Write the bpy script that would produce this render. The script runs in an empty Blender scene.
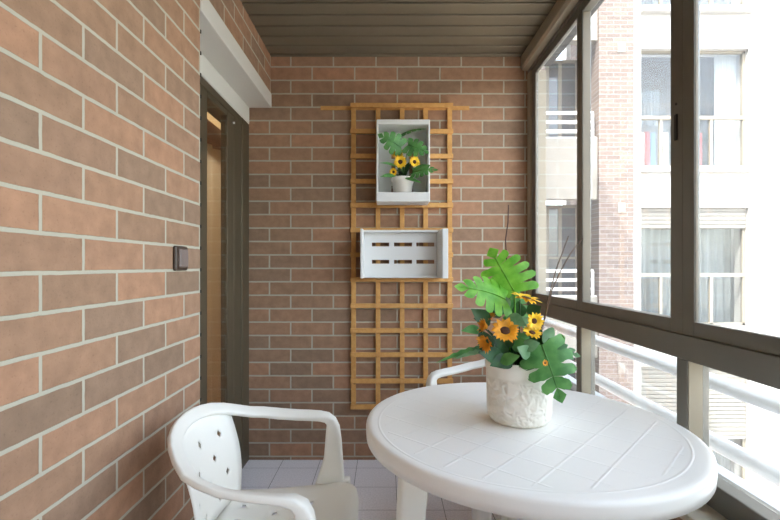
import bpy, math, random
from mathutils import Vector, Matrix
random.seed(7)
R = math.radians
PI = math.pi
scene = bpy.context.scene
COL = scene.collection

# ------------------------------------------------------------------ camera
F, CX, CY, EYE = 450.5, 386.0, 265.9, 1.138      # focal length (px), vanishing point, eye height
def at(px, py, Y):
    """world point seen at a pixel of the photograph, at depth Y"""
    return Vector(((px - CX) / F * Y, Y, EYE - (py - CY) / F * Y))

cam_d = bpy.data.cameras.new('camera')
cam = bpy.data.objects.new('camera', cam_d)
COL.objects.link(cam)
cam.location = (0, 0, EYE)
cam.rotation_euler = (PI / 2, 0, 0)
cam_d.sensor_width = 36
cam_d.lens = F / 780 * 36
cam_d.shift_x = (390 - CX) / 780
cam_d.shift_y = (CY - 260) / 780
cam_d.clip_start = 0.02
cam_d.clip_end = 200
scene.camera = cam

# ------------------------------------------------------------------ helpers
def lin(r, g, b):
    f = lambda c: (c / 255 / 12.92) if c / 255 <= .04045 else ((c / 255 + .055) / 1.055) ** 2.4
    return (f(r), f(g), f(b), 1)

OFF = {}
def off(o):
    return OFF.get(o.name, Vector((0, 0, 0)))

class MB:
    def __init__(s):
        s.v, s.f = [], []
    def add(s, vs, fs):
        n = len(s.v)
        s.v += [Vector(v) for v in vs]
        s.f += [tuple(i + n for i in f) for f in fs]
        return s
    def box(s, x0, x1, y0, y1, z0, z1):
        vs = [(x, y, z) for z in (z0, z1) for y in (y0, y1) for x in (x0, x1)]
        return s.add(vs, [(0, 2, 3, 1), (4, 5, 7, 6), (0, 1, 5, 4), (2, 6, 7, 3), (0, 4, 6, 2), (1, 3, 7, 5)])
    def tube(s, pts, rad, n=8, cap=True):
        pts = [Vector(p) for p in pts]
        if not isinstance(rad, (list, tuple)): rad = [rad] * len(pts)
        a = None
        rings = []
        for i, p in enumerate(pts):
            t = (pts[min(i + 1, len(pts) - 1)] - pts[max(i - 1, 0)]).normalized()
            if a is None:
                a = t.orthogonal().normalized()
            a = (a - t * a.dot(t)).normalized()
            b = t.cross(a)
            rings.append([p + (a * math.cos(2 * PI * k / n) + b * math.sin(2 * PI * k / n)) * rad[i] for k in range(n)])
        return s.rings(rings, cap)
    def rings(s, rings, cap=True, closed=True):
        n = len(rings[0]); vs = [v for r in rings for v in r]; fs = []
        for i in range(len(rings) - 1):
            for k in range(n if closed else n - 1):
                k2 = (k + 1) % n
                fs.append((i * n + k, i * n + k2, (i + 1) * n + k2, (i + 1) * n + k))
        if cap:
            fs.append(tuple(range(n))[::-1]); fs.append(tuple(range((len(rings) - 1) * n, len(rings) * n)))
        return s.add(vs, fs)
    def lathe(s, c, prof, n=40, sx=1, sy=1, rot=0, capb=True, capt=True):
        rings = []
        for r, z in prof:
            ring = []
            for k in range(n):
                a = 2 * PI * k / n
                x, y = r * math.cos(a) * sx, r * math.sin(a) * sy
                ring.append((c[0] + x * math.cos(rot) - y * math.sin(rot), c[1] + x * math.sin(rot) + y * math.cos(rot), c[2] + z))
            rings.append(ring)
        s.rings(rings, cap=False)
        m = len(s.v) - n * len(prof)
        if capb: s.f.append(tuple(range(m, m + n))[::-1])
        if capt: s.f.append(tuple(range(len(s.v) - n, len(s.v))))
        return s
    def sweep(s, pts, wid, hei, side, n=12, cap=True):
        """rounded-rectangle bar swept along pts; side(i, tangent) gives the width direction"""
        pts = [Vector(p) for p in pts]; rings = []
        for i, p in enumerate(pts):
            t = (pts[min(i + 1, len(pts) - 1)] - pts[max(i - 1, 0)]).normalized()
            a = Vector(side(i, t)); a = (a - t * a.dot(t)).normalized(); b = t.cross(a)
            ring = []
            for k in range(n):
                an = 2 * PI * (k + .5) / n
                c, d = math.cos(an), math.sin(an)
                c = math.copysign(abs(c) ** .45, c); d = math.copysign(abs(d) ** .45, d)
                ring.append(p + a * c * wid[i] / 2 + b * d * hei[i] / 2)
            rings.append(ring)
        return s.rings(rings, cap)
    def build(s, name, mat, parent=None, bevel=0, smooth=False, solid=0, local=False, subsurf=0, seg=2, auto=False):
        me = bpy.data.meshes.new(name)
        o = Vector((0, 0, 0)) if (local or parent is None) else off(parent)
        me.from_pydata([tuple(v - o) for v in s.v], [], s.f)
        me.validate(); me.update()
        me.materials.append(mat)
        if smooth:
            for p in me.polygons: p.use_smooth = True
        ob = bpy.data.objects.new(name, me); COL.objects.link(ob)
        if parent is not None:
            ob.parent = parent
            OFF[ob.name] = o
        if solid:
            m = ob.modifiers.new('solid', 'SOLIDIFY'); m.thickness = solid; m.offset = 0
        if bevel:
            m = ob.modifiers.new('bevel', 'BEVEL'); m.width = bevel; m.segments = seg; m.limit_method = 'ANGLE'; m.angle_limit = R(40)
        if subsurf:
            m = ob.modifiers.new('sub', 'SUBSURF'); m.levels = subsurf; m.render_levels = subsurf
        return ob

def thing(name, label, cat, loc=(0, 0, 0), rz=0, group=None, kind=None):
    o = bpy.data.objects.new(name, None); COL.objects.link(o)
    o.empty_display_size = .05
    o.location = loc; o.rotation_euler = (0, 0, rz)
    OFF[o.name] = Vector(loc)
    if label: o['label'] = label
    if cat: o['category'] = cat
    if group: o['group'] = group
    if kind: o['kind'] = kind
    return o
def struct(o, label=None, cat=None):
    o['kind'] = 'structure'
    if label: o['label'] = label
    if cat: o['category'] = cat
    return o
def tag(o, label, cat, group=None):
    o['label'] = label; o['category'] = cat
    if group: o['group'] = group
    return o

# ------------------------------------------------------------------ materials
def new_mat(name):
    m = bpy.data.materials.new(name); m.use_nodes = True
    nt = m.node_tree
    return m, nt, nt.nodes['Principled BSDF'], nt.nodes, nt.links
def simple(name, col, rough=.5, metal=0, bump=0, bscale=60, vary=0, spec=None):
    m, nt, p, N, L = new_mat(name)
    p.inputs['Base Color'].default_value = col
    p.inputs['Roughness'].default_value = rough
    p.inputs['Metallic'].default_value = metal
    if spec is not None: p.inputs['Specular IOR Level'].default_value = spec
    if bump or vary:
        tc = N.new('ShaderNodeTexCoord'); no = N.new('ShaderNodeTexNoise')
        no.inputs['Scale'].default_value = bscale; no.inputs['Detail'].default_value = 4
        L.new(tc.outputs['Object'], no.inputs['Vector'])
        if bump:
            b = N.new('ShaderNodeBump'); b.inputs['Strength'].default_value = bump; b.inputs['Distance'].default_value = .004
            L.new(no.outputs['Fac'], b.inputs['Height']); L.new(b.outputs['Normal'], p.inputs['Normal'])
        if vary:
            h = N.new('ShaderNodeMapRange'); h.inputs['From Min'].default_value = .3; h.inputs['From Max'].default_value = .7
            h.inputs['To Min'].default_value = 1 - vary; h.inputs['To Max'].default_value = 1 + vary
            hs = N.new('ShaderNodeHueSaturation'); hs.inputs['Color'].default_value = col
            L.new(no.outputs['Fac'], h.inputs['Value']); L.new(h.outputs['Result'], hs.inputs['Value'])
            L.new(hs.outputs['Color'], p.inputs['Base Color'])
    return m

def brick_mat(name, axis, u0, v0, bw, rh, cols, mortar_col, mortar=.005, bump=.6):
    m, nt, p, N, L = new_mat(name)
    tc = N.new('ShaderNodeTexCoord'); sp = N.new('ShaderNodeSeparateXYZ'); cb = N.new('ShaderNodeCombineXYZ')
    L.new(tc.outputs['Object'], sp.inputs[0])
    au = N.new('ShaderNodeMath'); au.operation = 'ADD'; au.inputs[1].default_value = u0
    av = N.new('ShaderNodeMath'); av.operation = 'ADD'; av.inputs[1].default_value = v0
    L.new(sp.outputs[axis], au.inputs[0]); L.new(sp.outputs['Z'], av.inputs[0])
    L.new(au.outputs[0], cb.inputs[0]); L.new(av.outputs[0], cb.inputs[1])
    # slightly uneven joints
    wn = N.new('ShaderNodeTexNoise'); wn.inputs['Scale'].default_value = 35; wn.inputs['Detail'].default_value = 2
    L.new(cb.outputs[0], wn.inputs['Vector'])
    ws = N.new('ShaderNodeVectorMath'); ws.operation = 'SUBTRACT'; ws.inputs[1].default_value = (.5, .5, .5)
    L.new(wn.outputs['Color'], ws.inputs[0])
    wm = N.new('ShaderNodeVectorMath'); wm.operation = 'SCALE'; wm.inputs['Scale'].default_value = .003
    L.new(ws.outputs[0], wm.inputs[0])
    wa = N.new('ShaderNodeVectorMath'); wa.operation = 'ADD'
    L.new(cb.outputs[0], wa.inputs[0]); L.new(wm.outputs[0], wa.inputs[1])
    br = N.new('ShaderNodeTexBrick')
    br.offset = .5; br.offset_frequency = 2; br.squash = 1; br.squash_frequency = 1
    br.inputs['Scale'].default_value = 1; br.inputs['Mortar Size'].default_value = mortar
    br.inputs['Mortar Smooth'].default_value = .25; br.inputs['Bias'].default_value = 0
    br.inputs['Brick Width'].default_value = bw; br.inputs['Row Height'].default_value = rh
    br.inputs['Color1'].default_value = (0, 0, 0, 1); br.inputs['Color2'].default_value = (1, 1, 1, 1); br.inputs['Mortar'].default_value = (.5, .5, .5, 1)
    L.new(wa.outputs[0], br.inputs['Vector'])
    rp = N.new('ShaderNodeValToRGB')
    while len(rp.color_ramp.elements) < len(cols): rp.color_ramp.elements.new(.5)
    for i, c in enumerate(cols):
        e = rp.color_ramp.elements[i]; e.position = i / (len(cols) - 1); e.color = c
    L.new(br.outputs['Color'], rp.inputs['Fac'])
    # smudges and pits inside the bricks
    n1 = N.new('ShaderNodeTexNoise'); n1.inputs['Scale'].default_value = 22; n1.inputs['Detail'].default_value = 5
    L.new(cb.outputs[0], n1.inputs['Vector'])
    mr = N.new('ShaderNodeMapRange'); mr.inputs['From Min'].default_value = .3; mr.inputs['From Max'].default_value = .7
    mr.inputs['To Min'].default_value = .86; mr.inputs['To Max'].default_value = 1.12
    L.new(n1.outputs['Fac'], mr.inputs['Value'])
    n2 = N.new('ShaderNodeTexNoise'); n2.inputs['Scale'].default_value = 160; n2.inputs['Detail'].default_value = 2
    L.new(cb.outputs[0], n2.inputs['Vector'])
    mr2 = N.new('ShaderNodeMapRange'); mr2.inputs['From Min'].default_value = .28; mr2.inputs['From Max'].default_value = .4
    mr2.inputs['To Min'].default_value = .86; mr2.inputs['To Max'].default_value = 1
    L.new(n2.outputs['Fac'], mr2.inputs['Value'])
    mu = N.new('ShaderNodeMath'); mu.operation = 'MULTIPLY'
    L.new(mr.outputs['Result'], mu.inputs[0]); L.new(mr2.outputs['Result'], mu.inputs[1])
    hs = N.new('ShaderNodeHueSaturation'); L.new(rp.outputs['Color'], hs.inputs['Color']); L.new(mu.outputs[0], hs.inputs['Value'])
    mx = N.new('ShaderNodeMixRGB'); mx.inputs['Color2'].default_value = mortar_col
    L.new(br.outputs['Fac'], mx.inputs['Fac']); L.new(hs.outputs['Color'], mx.inputs['Color1'])
    L.new(mx.outputs['Color'], p.inputs['Base Color'])
    p.inputs['Roughness'].default_value = .85; p.inputs['Specular IOR Level'].default_value = .25
    iv = N.new('ShaderNodeMath'); iv.operation = 'SUBTRACT'; iv.inputs[0].default_value = 1
    L.new(br.outputs['Fac'], iv.inputs[1])
    ad = N.new('ShaderNodeMath'); ad.operation = 'MULTIPLY_ADD'; ad.inputs[1].default_value = .25
    L.new(n2.outputs['Fac'], ad.inputs[0]); L.new(iv.outputs[0], ad.inputs[2])
    b = N.new('ShaderNodeBump'); b.inputs['Strength'].default_value = bump; b.inputs['Distance'].default_value = .004
    L.new(ad.outputs[0], b.inputs['Height']); L.new(b.outputs['Normal'], p.inputs['Normal'])
    return m

BRICKS = [lin(145, 119, 98), lin(153, 124, 102), lin(166, 129, 103), lin(157, 125, 101), lin(176, 134, 106), lin(149, 121, 100)]
MORTAR = lin(184, 178, 160)
ROW = .0788
M = {}
M['brick_x'] = brick_mat('brick_back', 'X', 3.0587 + .125, .8461, .25, ROW, BRICKS, MORTAR)
M['brick_y'] = brick_mat('brick_side', 'Y', 5.62 + .125, .8461, .25, ROW, BRICKS, MORTAR)
M['brick_far'] = brick_mat('brick_far', 'X', 30, 40, .25, .079, [lin(114, 102, 97), lin(124, 110, 104), lin(132, 118, 110)], lin(148, 143, 138), .006, .2)
M['white_plastic'] = simple('white_plastic', lin(240, 238, 230), .38, bump=.03, bscale=220)
M['crate_white'] = simple('crate_white', lin(224, 224, 222), .5, bump=.05, bscale=90)
M['white_paint'] = simple('white_paint', lin(214, 212, 206), .55, bump=.06, bscale=120)
M['roller'] = simple('roller_white', lin(220, 220, 214), .5)
M['bronze'] = simple('bronze_aluminium', lin(120, 118, 111), .42, metal=.35, vary=.05, bscale=8)
M['lit_side'] = simple('lit_side_beige', lin(134, 125, 110), .5)  # daylight on the sash stiles' sides, painted as a beige tone
M['bronze_lit'] = simple('bronze_lit_beige', lin(160, 150, 130), .5, vary=.05, bscale=8)  # paler copy of the bronze, with the light on frame faces painted in
M['door_bronze'] = simple('door_bronze', lin(98, 88, 70), .4, metal=.35, vary=.06, bscale=8)
M['beam'] = simple('beam_metal', lin(172, 164, 146), .4, metal=.3)
M['ceil'] = simple('ceiling_slat', lin(118, 110, 94), .38, metal=.3, vary=.04, bscale=5)
M['stone'] = simple('ledge_stone', lin(196, 188, 170), .55, vary=.08, bscale=40)
M['rail_white'] = simple('rail_white', lin(248, 249, 248), .4)
M['outer_sill'] = simple('outer_sill', lin(214, 220, 224), .4)
M['black'] = simple('plain_black', lin(38, 36, 34), .6)  # also paints the shade in the raked brick joints
M['render_white'] = simple('render_white', lin(180, 179, 177), .9, vary=.03, bscale=3)
M['render_cream'] = simple('render_cream', lin(150, 146, 138), .9, vary=.06, bscale=5)
M['far_frame'] = simple('far_frame', lin(136, 130, 118), .5)
M['far_dark'] = simple('far_dark', lin(92, 88, 82), .5)
M['far_glass'] = simple('far_glass', lin(78, 88, 94), .08, spec=.8)
M['room_wall'] = simple('room_wall', lin(226, 212, 180), .9)
M['room_wood'] = simple('room_wood', lin(142, 92, 60), .5)
M['ground'] = simple('ground', lin(190, 184, 174), .95)
M['soil'] = simple('soil', lin(56, 46, 36), .95, bump=.6, bscale=80)
M['twig'] = simple('twig', lin(96, 74, 58), .8, vary=.2, bscale=60)
M['twig_red'] = simple('twig_red', lin(76, 48, 44), .8, vary=.2, bscale=60)
M['switch_frame'] = simple('switch_frame', lin(72, 58, 48), .35)
M['switch_key'] = simple('switch_key', lin(128, 112, 106), .35)
M['vent'] = simple('vent', lin(146, 138, 130), .8)
M['petal'] = simple('petal', lin(246, 196, 32), .6, vary=.22, bscale=45)
M['petal_orange'] = simple('petal_orange', lin(226, 152, 26), .6, vary=.25, bscale=45)
M['disc'] = simple('disc', lin(78, 46, 24), .9, bump=.6, bscale=300)
M['cloth_red'] = simple('cloth_red', lin(168, 80, 80), .9)
M['cloth_blue'] = simple('cloth_blue', lin(96, 138, 172), .9)
M['cloth_white'] = simple('cloth_white', lin(224, 222, 216), .9)
M['cloth_pale'] = simple('cloth_pale', lin(168, 172, 172), .9)
M['blind'] = simple('blind', lin(128, 125, 118), .6)
M['cloth_grey'] = simple('cloth_grey', lin(112, 118, 120), .9)

def wood_mat():
    m, nt, p, N, L = new_mat('honey_pine')
    tc = N.new('ShaderNodeTexCoord'); mp = N.new('ShaderNodeMapping'); mp.inputs['Scale'].default_value = (30, 30, 30)
    L.new(tc.outputs['Object'], mp.inputs[0])
    n = N.new('ShaderNodeTexNoise'); n.inputs['Scale'].default_value = 1.2; n.inputs['Detail'].default_value = 6; n.inputs['Roughness'].default_value = .65
    L.new(mp.outputs[0], n.inputs['Vector'])
    r = N.new('ShaderNodeValToRGB'); r.color_ramp.elements[0].position = .3; r.color_ramp.elements[1].position = .7
    r.color_ramp.elements[0].color = lin(196, 142, 78); r.color_ramp.elements[1].color = lin(216, 166, 98)
    L.new(n.outputs['Fac'], r.inputs['Fac']); L.new(r.outputs['Color'], p.inputs['Base Color'])
    # a few knots
    v = N.new('ShaderNodeTexVoronoi'); v.inputs['Scale'].default_value = 5.5; L.new(tc.outputs['Object'], v.inputs['Vector'])
    k = N.new('ShaderNodeMapRange'); k.inputs['From Min'].default_value = .03; k.inputs['From Max'].default_value = .06
    L.new(v.outputs['Distance'], k.inputs['Value'])
    mx = N.new('ShaderNodeMixRGB'); mx.inputs['Color1'].default_value = lin(112, 70, 34)
    L.new(k.outputs['Result'], mx.inputs['Fac']); L.new(r.outputs['Color'], mx.inputs['Color2'])
    L.new(mx.outputs['Color'], p.inputs['Base Color'])
    p.inputs['Roughness'].default_value = .6
    return m
M['pine'] = wood_mat()

def floor_mat():
    m, nt, p, N, L = new_mat('floor_tiles')
    tc = N.new('ShaderNodeTexCoord'); mp = N.new('ShaderNodeMapping')
    S = .2185
    mp.inputs['Location'].default_value = (.166 + 20 * S, -2.318 + 30 * S, 0)
    L.new(tc.outputs['Object'], mp.inputs[0])
    br = N.new('ShaderNodeTexBrick'); br.offset = 0; br.offset_frequency = 1; br.squash = 1
    br.inputs['Scale'].default_value = 1; br.inputs['Mortar Size'].default_value = .0014; br.inputs['Mortar Smooth'].default_value = .3
    br.inputs['Brick Width'].default_value = S; br.inputs['Row Height'].default_value = S
    br.inputs['Color1'].default_value = lin(242, 240, 244); br.inputs['Color2'].default_value = lin(245, 243, 246); br.inputs['Mortar'].default_value = lin(120, 116, 118)
    L.new(mp.outputs[0], br.inputs['Vector'])
    n = N.new('ShaderNodeTexNoise'); n.inputs['Scale'].default_value = 120; n.inputs['Detail'].default_value = 3
    L.new(tc.outputs['Object'], n.inputs['Vector'])
    mr = N.new('ShaderNodeMapRange'); mr.inputs['From Min'].default_value = .3; mr.inputs['From Max'].default_value = .7
    mr.inputs['To Min'].default_value = .9; mr.inputs['To Max'].default_value = 1.08
    L.new(n.outputs['Fac'], mr.inputs['Value'])
    hs = N.new('ShaderNodeHueSaturation'); L.new(br.outputs['Color'], hs.inputs['Color']); L.new(mr.outputs['Result'], hs.inputs['Value'])
    L.new(hs.outputs['Color'], p.inputs['Base Color'])
    p.inputs['Roughness'].default_value = .45
    return m
M['floor'] = floor_mat()

def table_mat():
    """white plastic with the embossed square grid inside a round border line"""
    m, nt, p, N, L = new_mat('table_plastic')
    p.inputs['Base Color'].default_value = lin(246, 245, 240); p.inputs['Roughness'].default_value = .34
    tc = N.new('ShaderNodeTexCoord'); mp = N.new('ShaderNodeMapping'); mp.inputs['Rotation'].default_value = (0, 0, R(-47))
    L.new(tc.outputs['Object'], mp.inputs[0])
    sp = N.new('ShaderNodeSeparateXYZ'); L.new(mp.outputs[0], sp.inputs[0])
    def mth(op, a, b=None, c=None):
        n = N.new('ShaderNodeMath'); n.operation = op
        for i, x in enumerate((a, b, c)):
            if x is None: continue
            if isinstance(x, (int, float)): n.inputs[i].default_value = x
            else: L.new(x, n.inputs[i])
        return n.outputs[0]
    S = .0857
    def line(src, o):
        q = mth('PINGPONG', mth('ADD', src, o), S / 2)
        mr = N.new('ShaderNodeMapRange'); mr.interpolation_type = 'SMOOTHSTEP'
        mr.inputs['From Min'].default_value = .0045; mr.inputs['From Max'].default_value = 0
        L.new(q, mr.inputs['Value']); return mr.outputs['Result']
    gl = mth('MAXIMUM', line(sp.outputs['X'], S / 2 + 10 * S), line(sp.outputs['Y'], .01 + 10 * S))
    ln = N.new('ShaderNodeVectorMath'); ln.operation = 'LENGTH'
    cb = N.new('ShaderNodeCombineXYZ'); L.new(sp.outputs['X'], cb.inputs[0]); L.new(sp.outputs['Y'], cb.inputs[1]); L.new(cb.outputs[0], ln.inputs[0])
    rr = ln.outputs['Value']
    ring = line(mth('SUBTRACT', rr, .382), 0)
    ring = mth('MULTIPLY', ring, mth('GREATER_THAN', rr, .37))
    ins = mth('LESS_THAN', rr, .366)
    h = mth('MAXIMUM', mth('MULTIPLY', gl, ins), ring)
    b = N.new('ShaderNodeBump'); b.inputs['Strength'].default_value = .8; b.inputs['Distance'].default_value = .0009
    L.new(h, b.inputs['Height']); L.new(b.outputs['Normal'], p.inputs['Normal'])
    return m
M['table'] = table_mat()

def pot_mat():
    """matt white ceramic with a leafy relief"""
    m, nt, p, N, L = new_mat('relief_ceramic')
    p.inputs['Base Color'].default_value = lin(238, 233, 221); p.inputs['Roughness'].default_value = .6
    tc = N.new('ShaderNodeTexCoord'); n = N.new('ShaderNodeTexNoise'); n.inputs['Scale'].default_value = 30; n.inputs['Detail'].default_value = 1
    L.new(tc.outputs['Object'], n.inputs['Vector'])
    mx = N.new('ShaderNodeMixRGB'); mx.inputs['Fac'].default_value = .035; L.new(tc.outputs['Object'], mx.inputs['Color1']); L.new(n.outputs['Color'], mx.inputs['Color2'])
    v = N.new('ShaderNodeTexVoronoi'); v.feature = 'SMOOTH_F1'; v.inputs['Scale'].default_value = 72; v.inputs['Smoothness'].default_value = .6
    L.new(mx.outputs[0], v.inputs['Vector'])
    sp = N.new('ShaderNodeSeparateXYZ'); L.new(tc.outputs['Object'], sp.inputs[0])
    a = N.new('ShaderNodeMapRange'); a.inputs['From Min'].default_value = .125; a.inputs['From Max'].default_value = .115; L.new(sp.outputs['Z'], a.inputs['Value'])
    mu = N.new('ShaderNodeMath'); mu.operation = 'MULTIPLY'; L.new(v.outputs['Distance'], mu.inputs[0]); L.new(a.outputs['Result'], mu.inputs[1])
    b = N.new('ShaderNodeBump'); b.inputs['Strength'].default_value = .8; b.inputs['Distance'].default_value = .007
    L.new(mu.outputs[0], b.inputs['Height']); L.new(b.outputs['Normal'], p.inputs['Normal'])
    return m
M['pot_relief'] = pot_mat()
M['pot_plain'] = simple('plain_ceramic', lin(226, 222, 214), .5)

def leaf_mat(name, col, col2, trans=.25):
    m, nt, p, N, L = new_mat(name)
    tc = N.new('ShaderNodeTexCoord'); n = N.new('ShaderNodeTexNoise'); n.inputs['Scale'].default_value = 28; n.inputs['Detail'].default_value = 3
    L.new(tc.outputs['Object'], n.inputs['Vector'])
    r = N.new('ShaderNodeValToRGB'); r.color_ramp.elements[0].position = .35; r.color_ramp.elements[1].position = .65
    r.color_ramp.elements[0].color = col; r.color_ramp.elements[1].color = col2
    L.new(n.outputs['Fac'], r.inputs['Fac']); L.new(r.outputs['Color'], p.inputs['Base Color'])
    p.inputs['Roughness'].default_value = .42
    t = N.new('ShaderNodeBsdfTranslucent'); L.new(r.outputs['Color'], t.inputs['Color'])
    mx = N.new('ShaderNodeMixShader'); mx.inputs[0].default_value = trans
    L.new(p.outputs[0], mx.inputs[1]); L.new(t.outputs[0], mx.inputs[2])
    L.new(mx.outputs[0], N['Material Output'].inputs['Surface'])
    return m
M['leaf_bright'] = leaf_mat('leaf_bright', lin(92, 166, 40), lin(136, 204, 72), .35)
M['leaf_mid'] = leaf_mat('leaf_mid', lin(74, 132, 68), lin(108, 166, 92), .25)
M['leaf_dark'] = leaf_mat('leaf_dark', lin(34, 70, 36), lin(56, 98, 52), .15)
M['leaf_grey'] = leaf_mat('leaf_grey', lin(92, 136, 92), lin(128, 166, 120), .25)

def glass_mat(name, tint=(.97, .98, .98, 1), veil=.08, boost=1.0):
    m, nt, p, N, L = new_mat(name)
    N.remove(p)
    t = N.new('ShaderNodeBsdfTransparent'); t.inputs['Color'].default_value = tint
    g = N.new('ShaderNodeBsdfGlossy'); g.inputs['Roughness'].default_value = .02
    f = N.new('ShaderNodeFresnel'); ge = N.new('ShaderNodeNewGeometry')                    # the far face of a pane reflects like the near one
    io = N.new('ShaderNodeMapRange'); io.inputs['To Min'].default_value = 1.5; io.inputs['To Max'].default_value = 1 / 1.5
    L.new(ge.outputs['Backfacing'], io.inputs['Value']); L.new(io.outputs['Result'], f.inputs['IOR'])
    mx = N.new('ShaderNodeMixShader')
    L.new(f.outputs[0], mx.inputs[0]); L.new(t.outputs[0], mx.inputs[1]); L.new(g.outputs[0], mx.inputs[2])
    outp = mx.outputs[0]
    if veil:                                            # pale haze mixed into the pane, imitating glare from the bright outside
        d = N.new('ShaderNodeBsdfTranslucent'); d.inputs['Color'].default_value = (.9, .9, .9, 1)
        m2 = N.new('ShaderNodeMixShader'); m2.inputs[0].default_value = veil
        L.new(outp, m2.inputs[1]); L.new(d.outputs[0], m2.inputs[2]); outp = m2.outputs[0]
    L.new(outp, N['Material Output'].inputs['Surface'])
    return m
M['glass'] = glass_mat('window_glass', veil=.02)
M['glass_low'] = glass_mat('lower_glass', veil=.015)
M['glass_door'] = glass_mat('door_glass', tint=(.92, .91, .88, 1), veil=.0)

def sheer_mat():
    m, nt, p, N, L = new_mat('sheer_curtain')
    p.inputs['Base Color'].default_value = lin(222, 214, 198); p.inputs['Roughness'].default_value = .9
    t = N.new('ShaderNodeBsdfTranslucent'); t.inputs['Color'].default_value = lin(222, 214, 198)
    mx = N.new('ShaderNodeMixShader'); mx.inputs[0].default_value = .6
    L.new(p.outputs[0], mx.inputs[1]); L.new(t.outputs[0], mx.inputs[2]); L.new(mx.outputs[0], N['Material Output'].inputs['Surface'])
    return m
M['sheer'] = sheer_mat()

# ------------------------------------------------------------------ the setting
WX, DX, BY, H = -.675, -.805, 2.644, 2.364
Y0 = -2.6                                       # the balcony's other end, behind the camera
DOOR0 = 1.635                                   # door recess starts here, runs to the back wall
mb = MB()
mb.box(-.95, WX, Y0, DOOR0, 0, H + .2)
mb.box(-.95, WX, DOOR0, BY, 2.147, H + .2)
struct(mb.build('wall_left', M['brick_y']))
struct(MB().box(-.93, .90, BY, BY + .15, 0, H + .2).build('wall_back', M['brick_x']))
struct(MB().box(-1.0, .92, Y0 - .15, Y0, 0, H + .2).build('wall_front', M['brick_x']))
struct(MB().box(.80, .92, Y0, BY, 0, .50).build('wall_right', M['brick_y']))
struct(MB().box(-1.0, 1.02, Y0 - .15, BY + .15, -.2, 0).build('floor', M['floor']))
# slatted metal ceiling: planks across, with grooves between them
mb = MB(); P0, PW = 2.507, .1012
k0 = int((Y0 - P0) / PW) - 1
for k in range(k0, 3):
    a = max(P0 + k * PW + .008, Y0); b = min(P0 + (k + 1) * PW - .008, BY)
    if b - a < .004: continue
    mb.box(WX, .86, a, b, H, H + .012)
ce = MB().box(-1.0, 1.02, Y0 - .15, BY + .15, H + .0125, H + .25).build('ceiling', M['black'])
struct(ce)
mb.build('slats', M['ceil'], ce, bevel=.0025, seg=1)
# white lintel over the door, with the roller shutter's bottom below it
struct(MB().box(-.95, WX + .004, DOOR0 - .0, BY, 2.065, 2.147).build('trim_1', M['white_paint'], bevel=.003))
# interior window ledge and head beam
struct(MB().box(.748, .90, Y0, BY, .495, .52).build('trim_2', M['stone'], bevel=.004))
mb = MB()
prof = [(.86, H), (.79, H), (.79, 2.30), (.80, 2.284), (.86, 2.276)]
mb.rings([[(x, y, z) for x, z in prof] for y in (Y0, BY)])
struct(mb.build('trim_3', M['beam'], bevel=.002))
struct(MB().box(.84, .92, Y0, BY, 2.3051, H + .2).build('wall_side', M['render_white']))

# upper sliding windows ------------------------------------------------
XI = .83
w1 = thing('window_1', None, None, (XI, 0, .876), kind='structure')
mb = MB()
mb.box(XI, XI + .09, Y0, BY, .876, .945)         # sill rail
mb.box(XI, XI + .028, Y0, BY, 2.262, 2.305)       # head
MB().box(XI - .002, XI + .09, BY - .058, BY - .001, .945, 2.262).build('jamb', M['bronze_lit'], w1, bevel=.003)
mb.box(XI, XI + .09, Y0, Y0 + .06, .945, 2.262)
mb.build('frame', M['bronze'], w1, bevel=.003)
edges = [2.585, 1.95, 1.272, .60, -.07, -.74, -1.41, -2.08, Y0 + .06]
for i in range(len(edges) - 1):
    yb, ya = edges[i], edges[i + 1]
    inner = i % 2 == 0
    x0 = XI + .008; x1 = x0 + (.038 if i == 1 else .017)
    if i == 0: ya -= .0
    sw = .048
    s0 = yb - (.055 if i == 0 else .028); s1 = ya + (.03 if i == 0 else .055)
    if i == 1: s0 = yb - .026; s1 = ya + .056
    if i == 2: s0 = yb - .046
    mb = MB()
    mb.box(x0, x1, s0, yb, .945, 2.262); mb.box(x0, x1, ya, s1, .945, 2.262)
    mb.box(x0, x1, s1, s0, .945, .985); mb.box(x0, x1, s1, s0, 2.225, 2.262)
    sash = mb.build('sash', M['bronze'], w1, bevel=.002)
    xg = x0 + (.034 if i == 1 else .010)
    MB().box(xg, xg + .004, s1 + .0005, s0 - .0005, .9855, 2.2245).build('pane', M['glass'], sash)
    # beige strips on both stiles, painting in the daylight on their sides
    mb = MB()
    mb.box(x0 + .004, xg, s0 - .0015, s0 + .002, .985, 2.225)
    mb.box(x0 + .004, xg, s1 - .002, s1 + .0015, .985, 2.225)
    mb.build('lit_side_strip', M['lit_side'], sash)
    if i == 1:
        lt = MB().box(x0 - .004, x0 + .002, s1 - .034, s1 - .021, 1.50, 1.575).build('latch', M['black'], sash, bevel=.002)
        MB().tube([(x0 - .002, s1 - .028, 1.605), (x0 + .002, s1 - .028, 1.605)], .004).build('screw', M['black'], sash)
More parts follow.
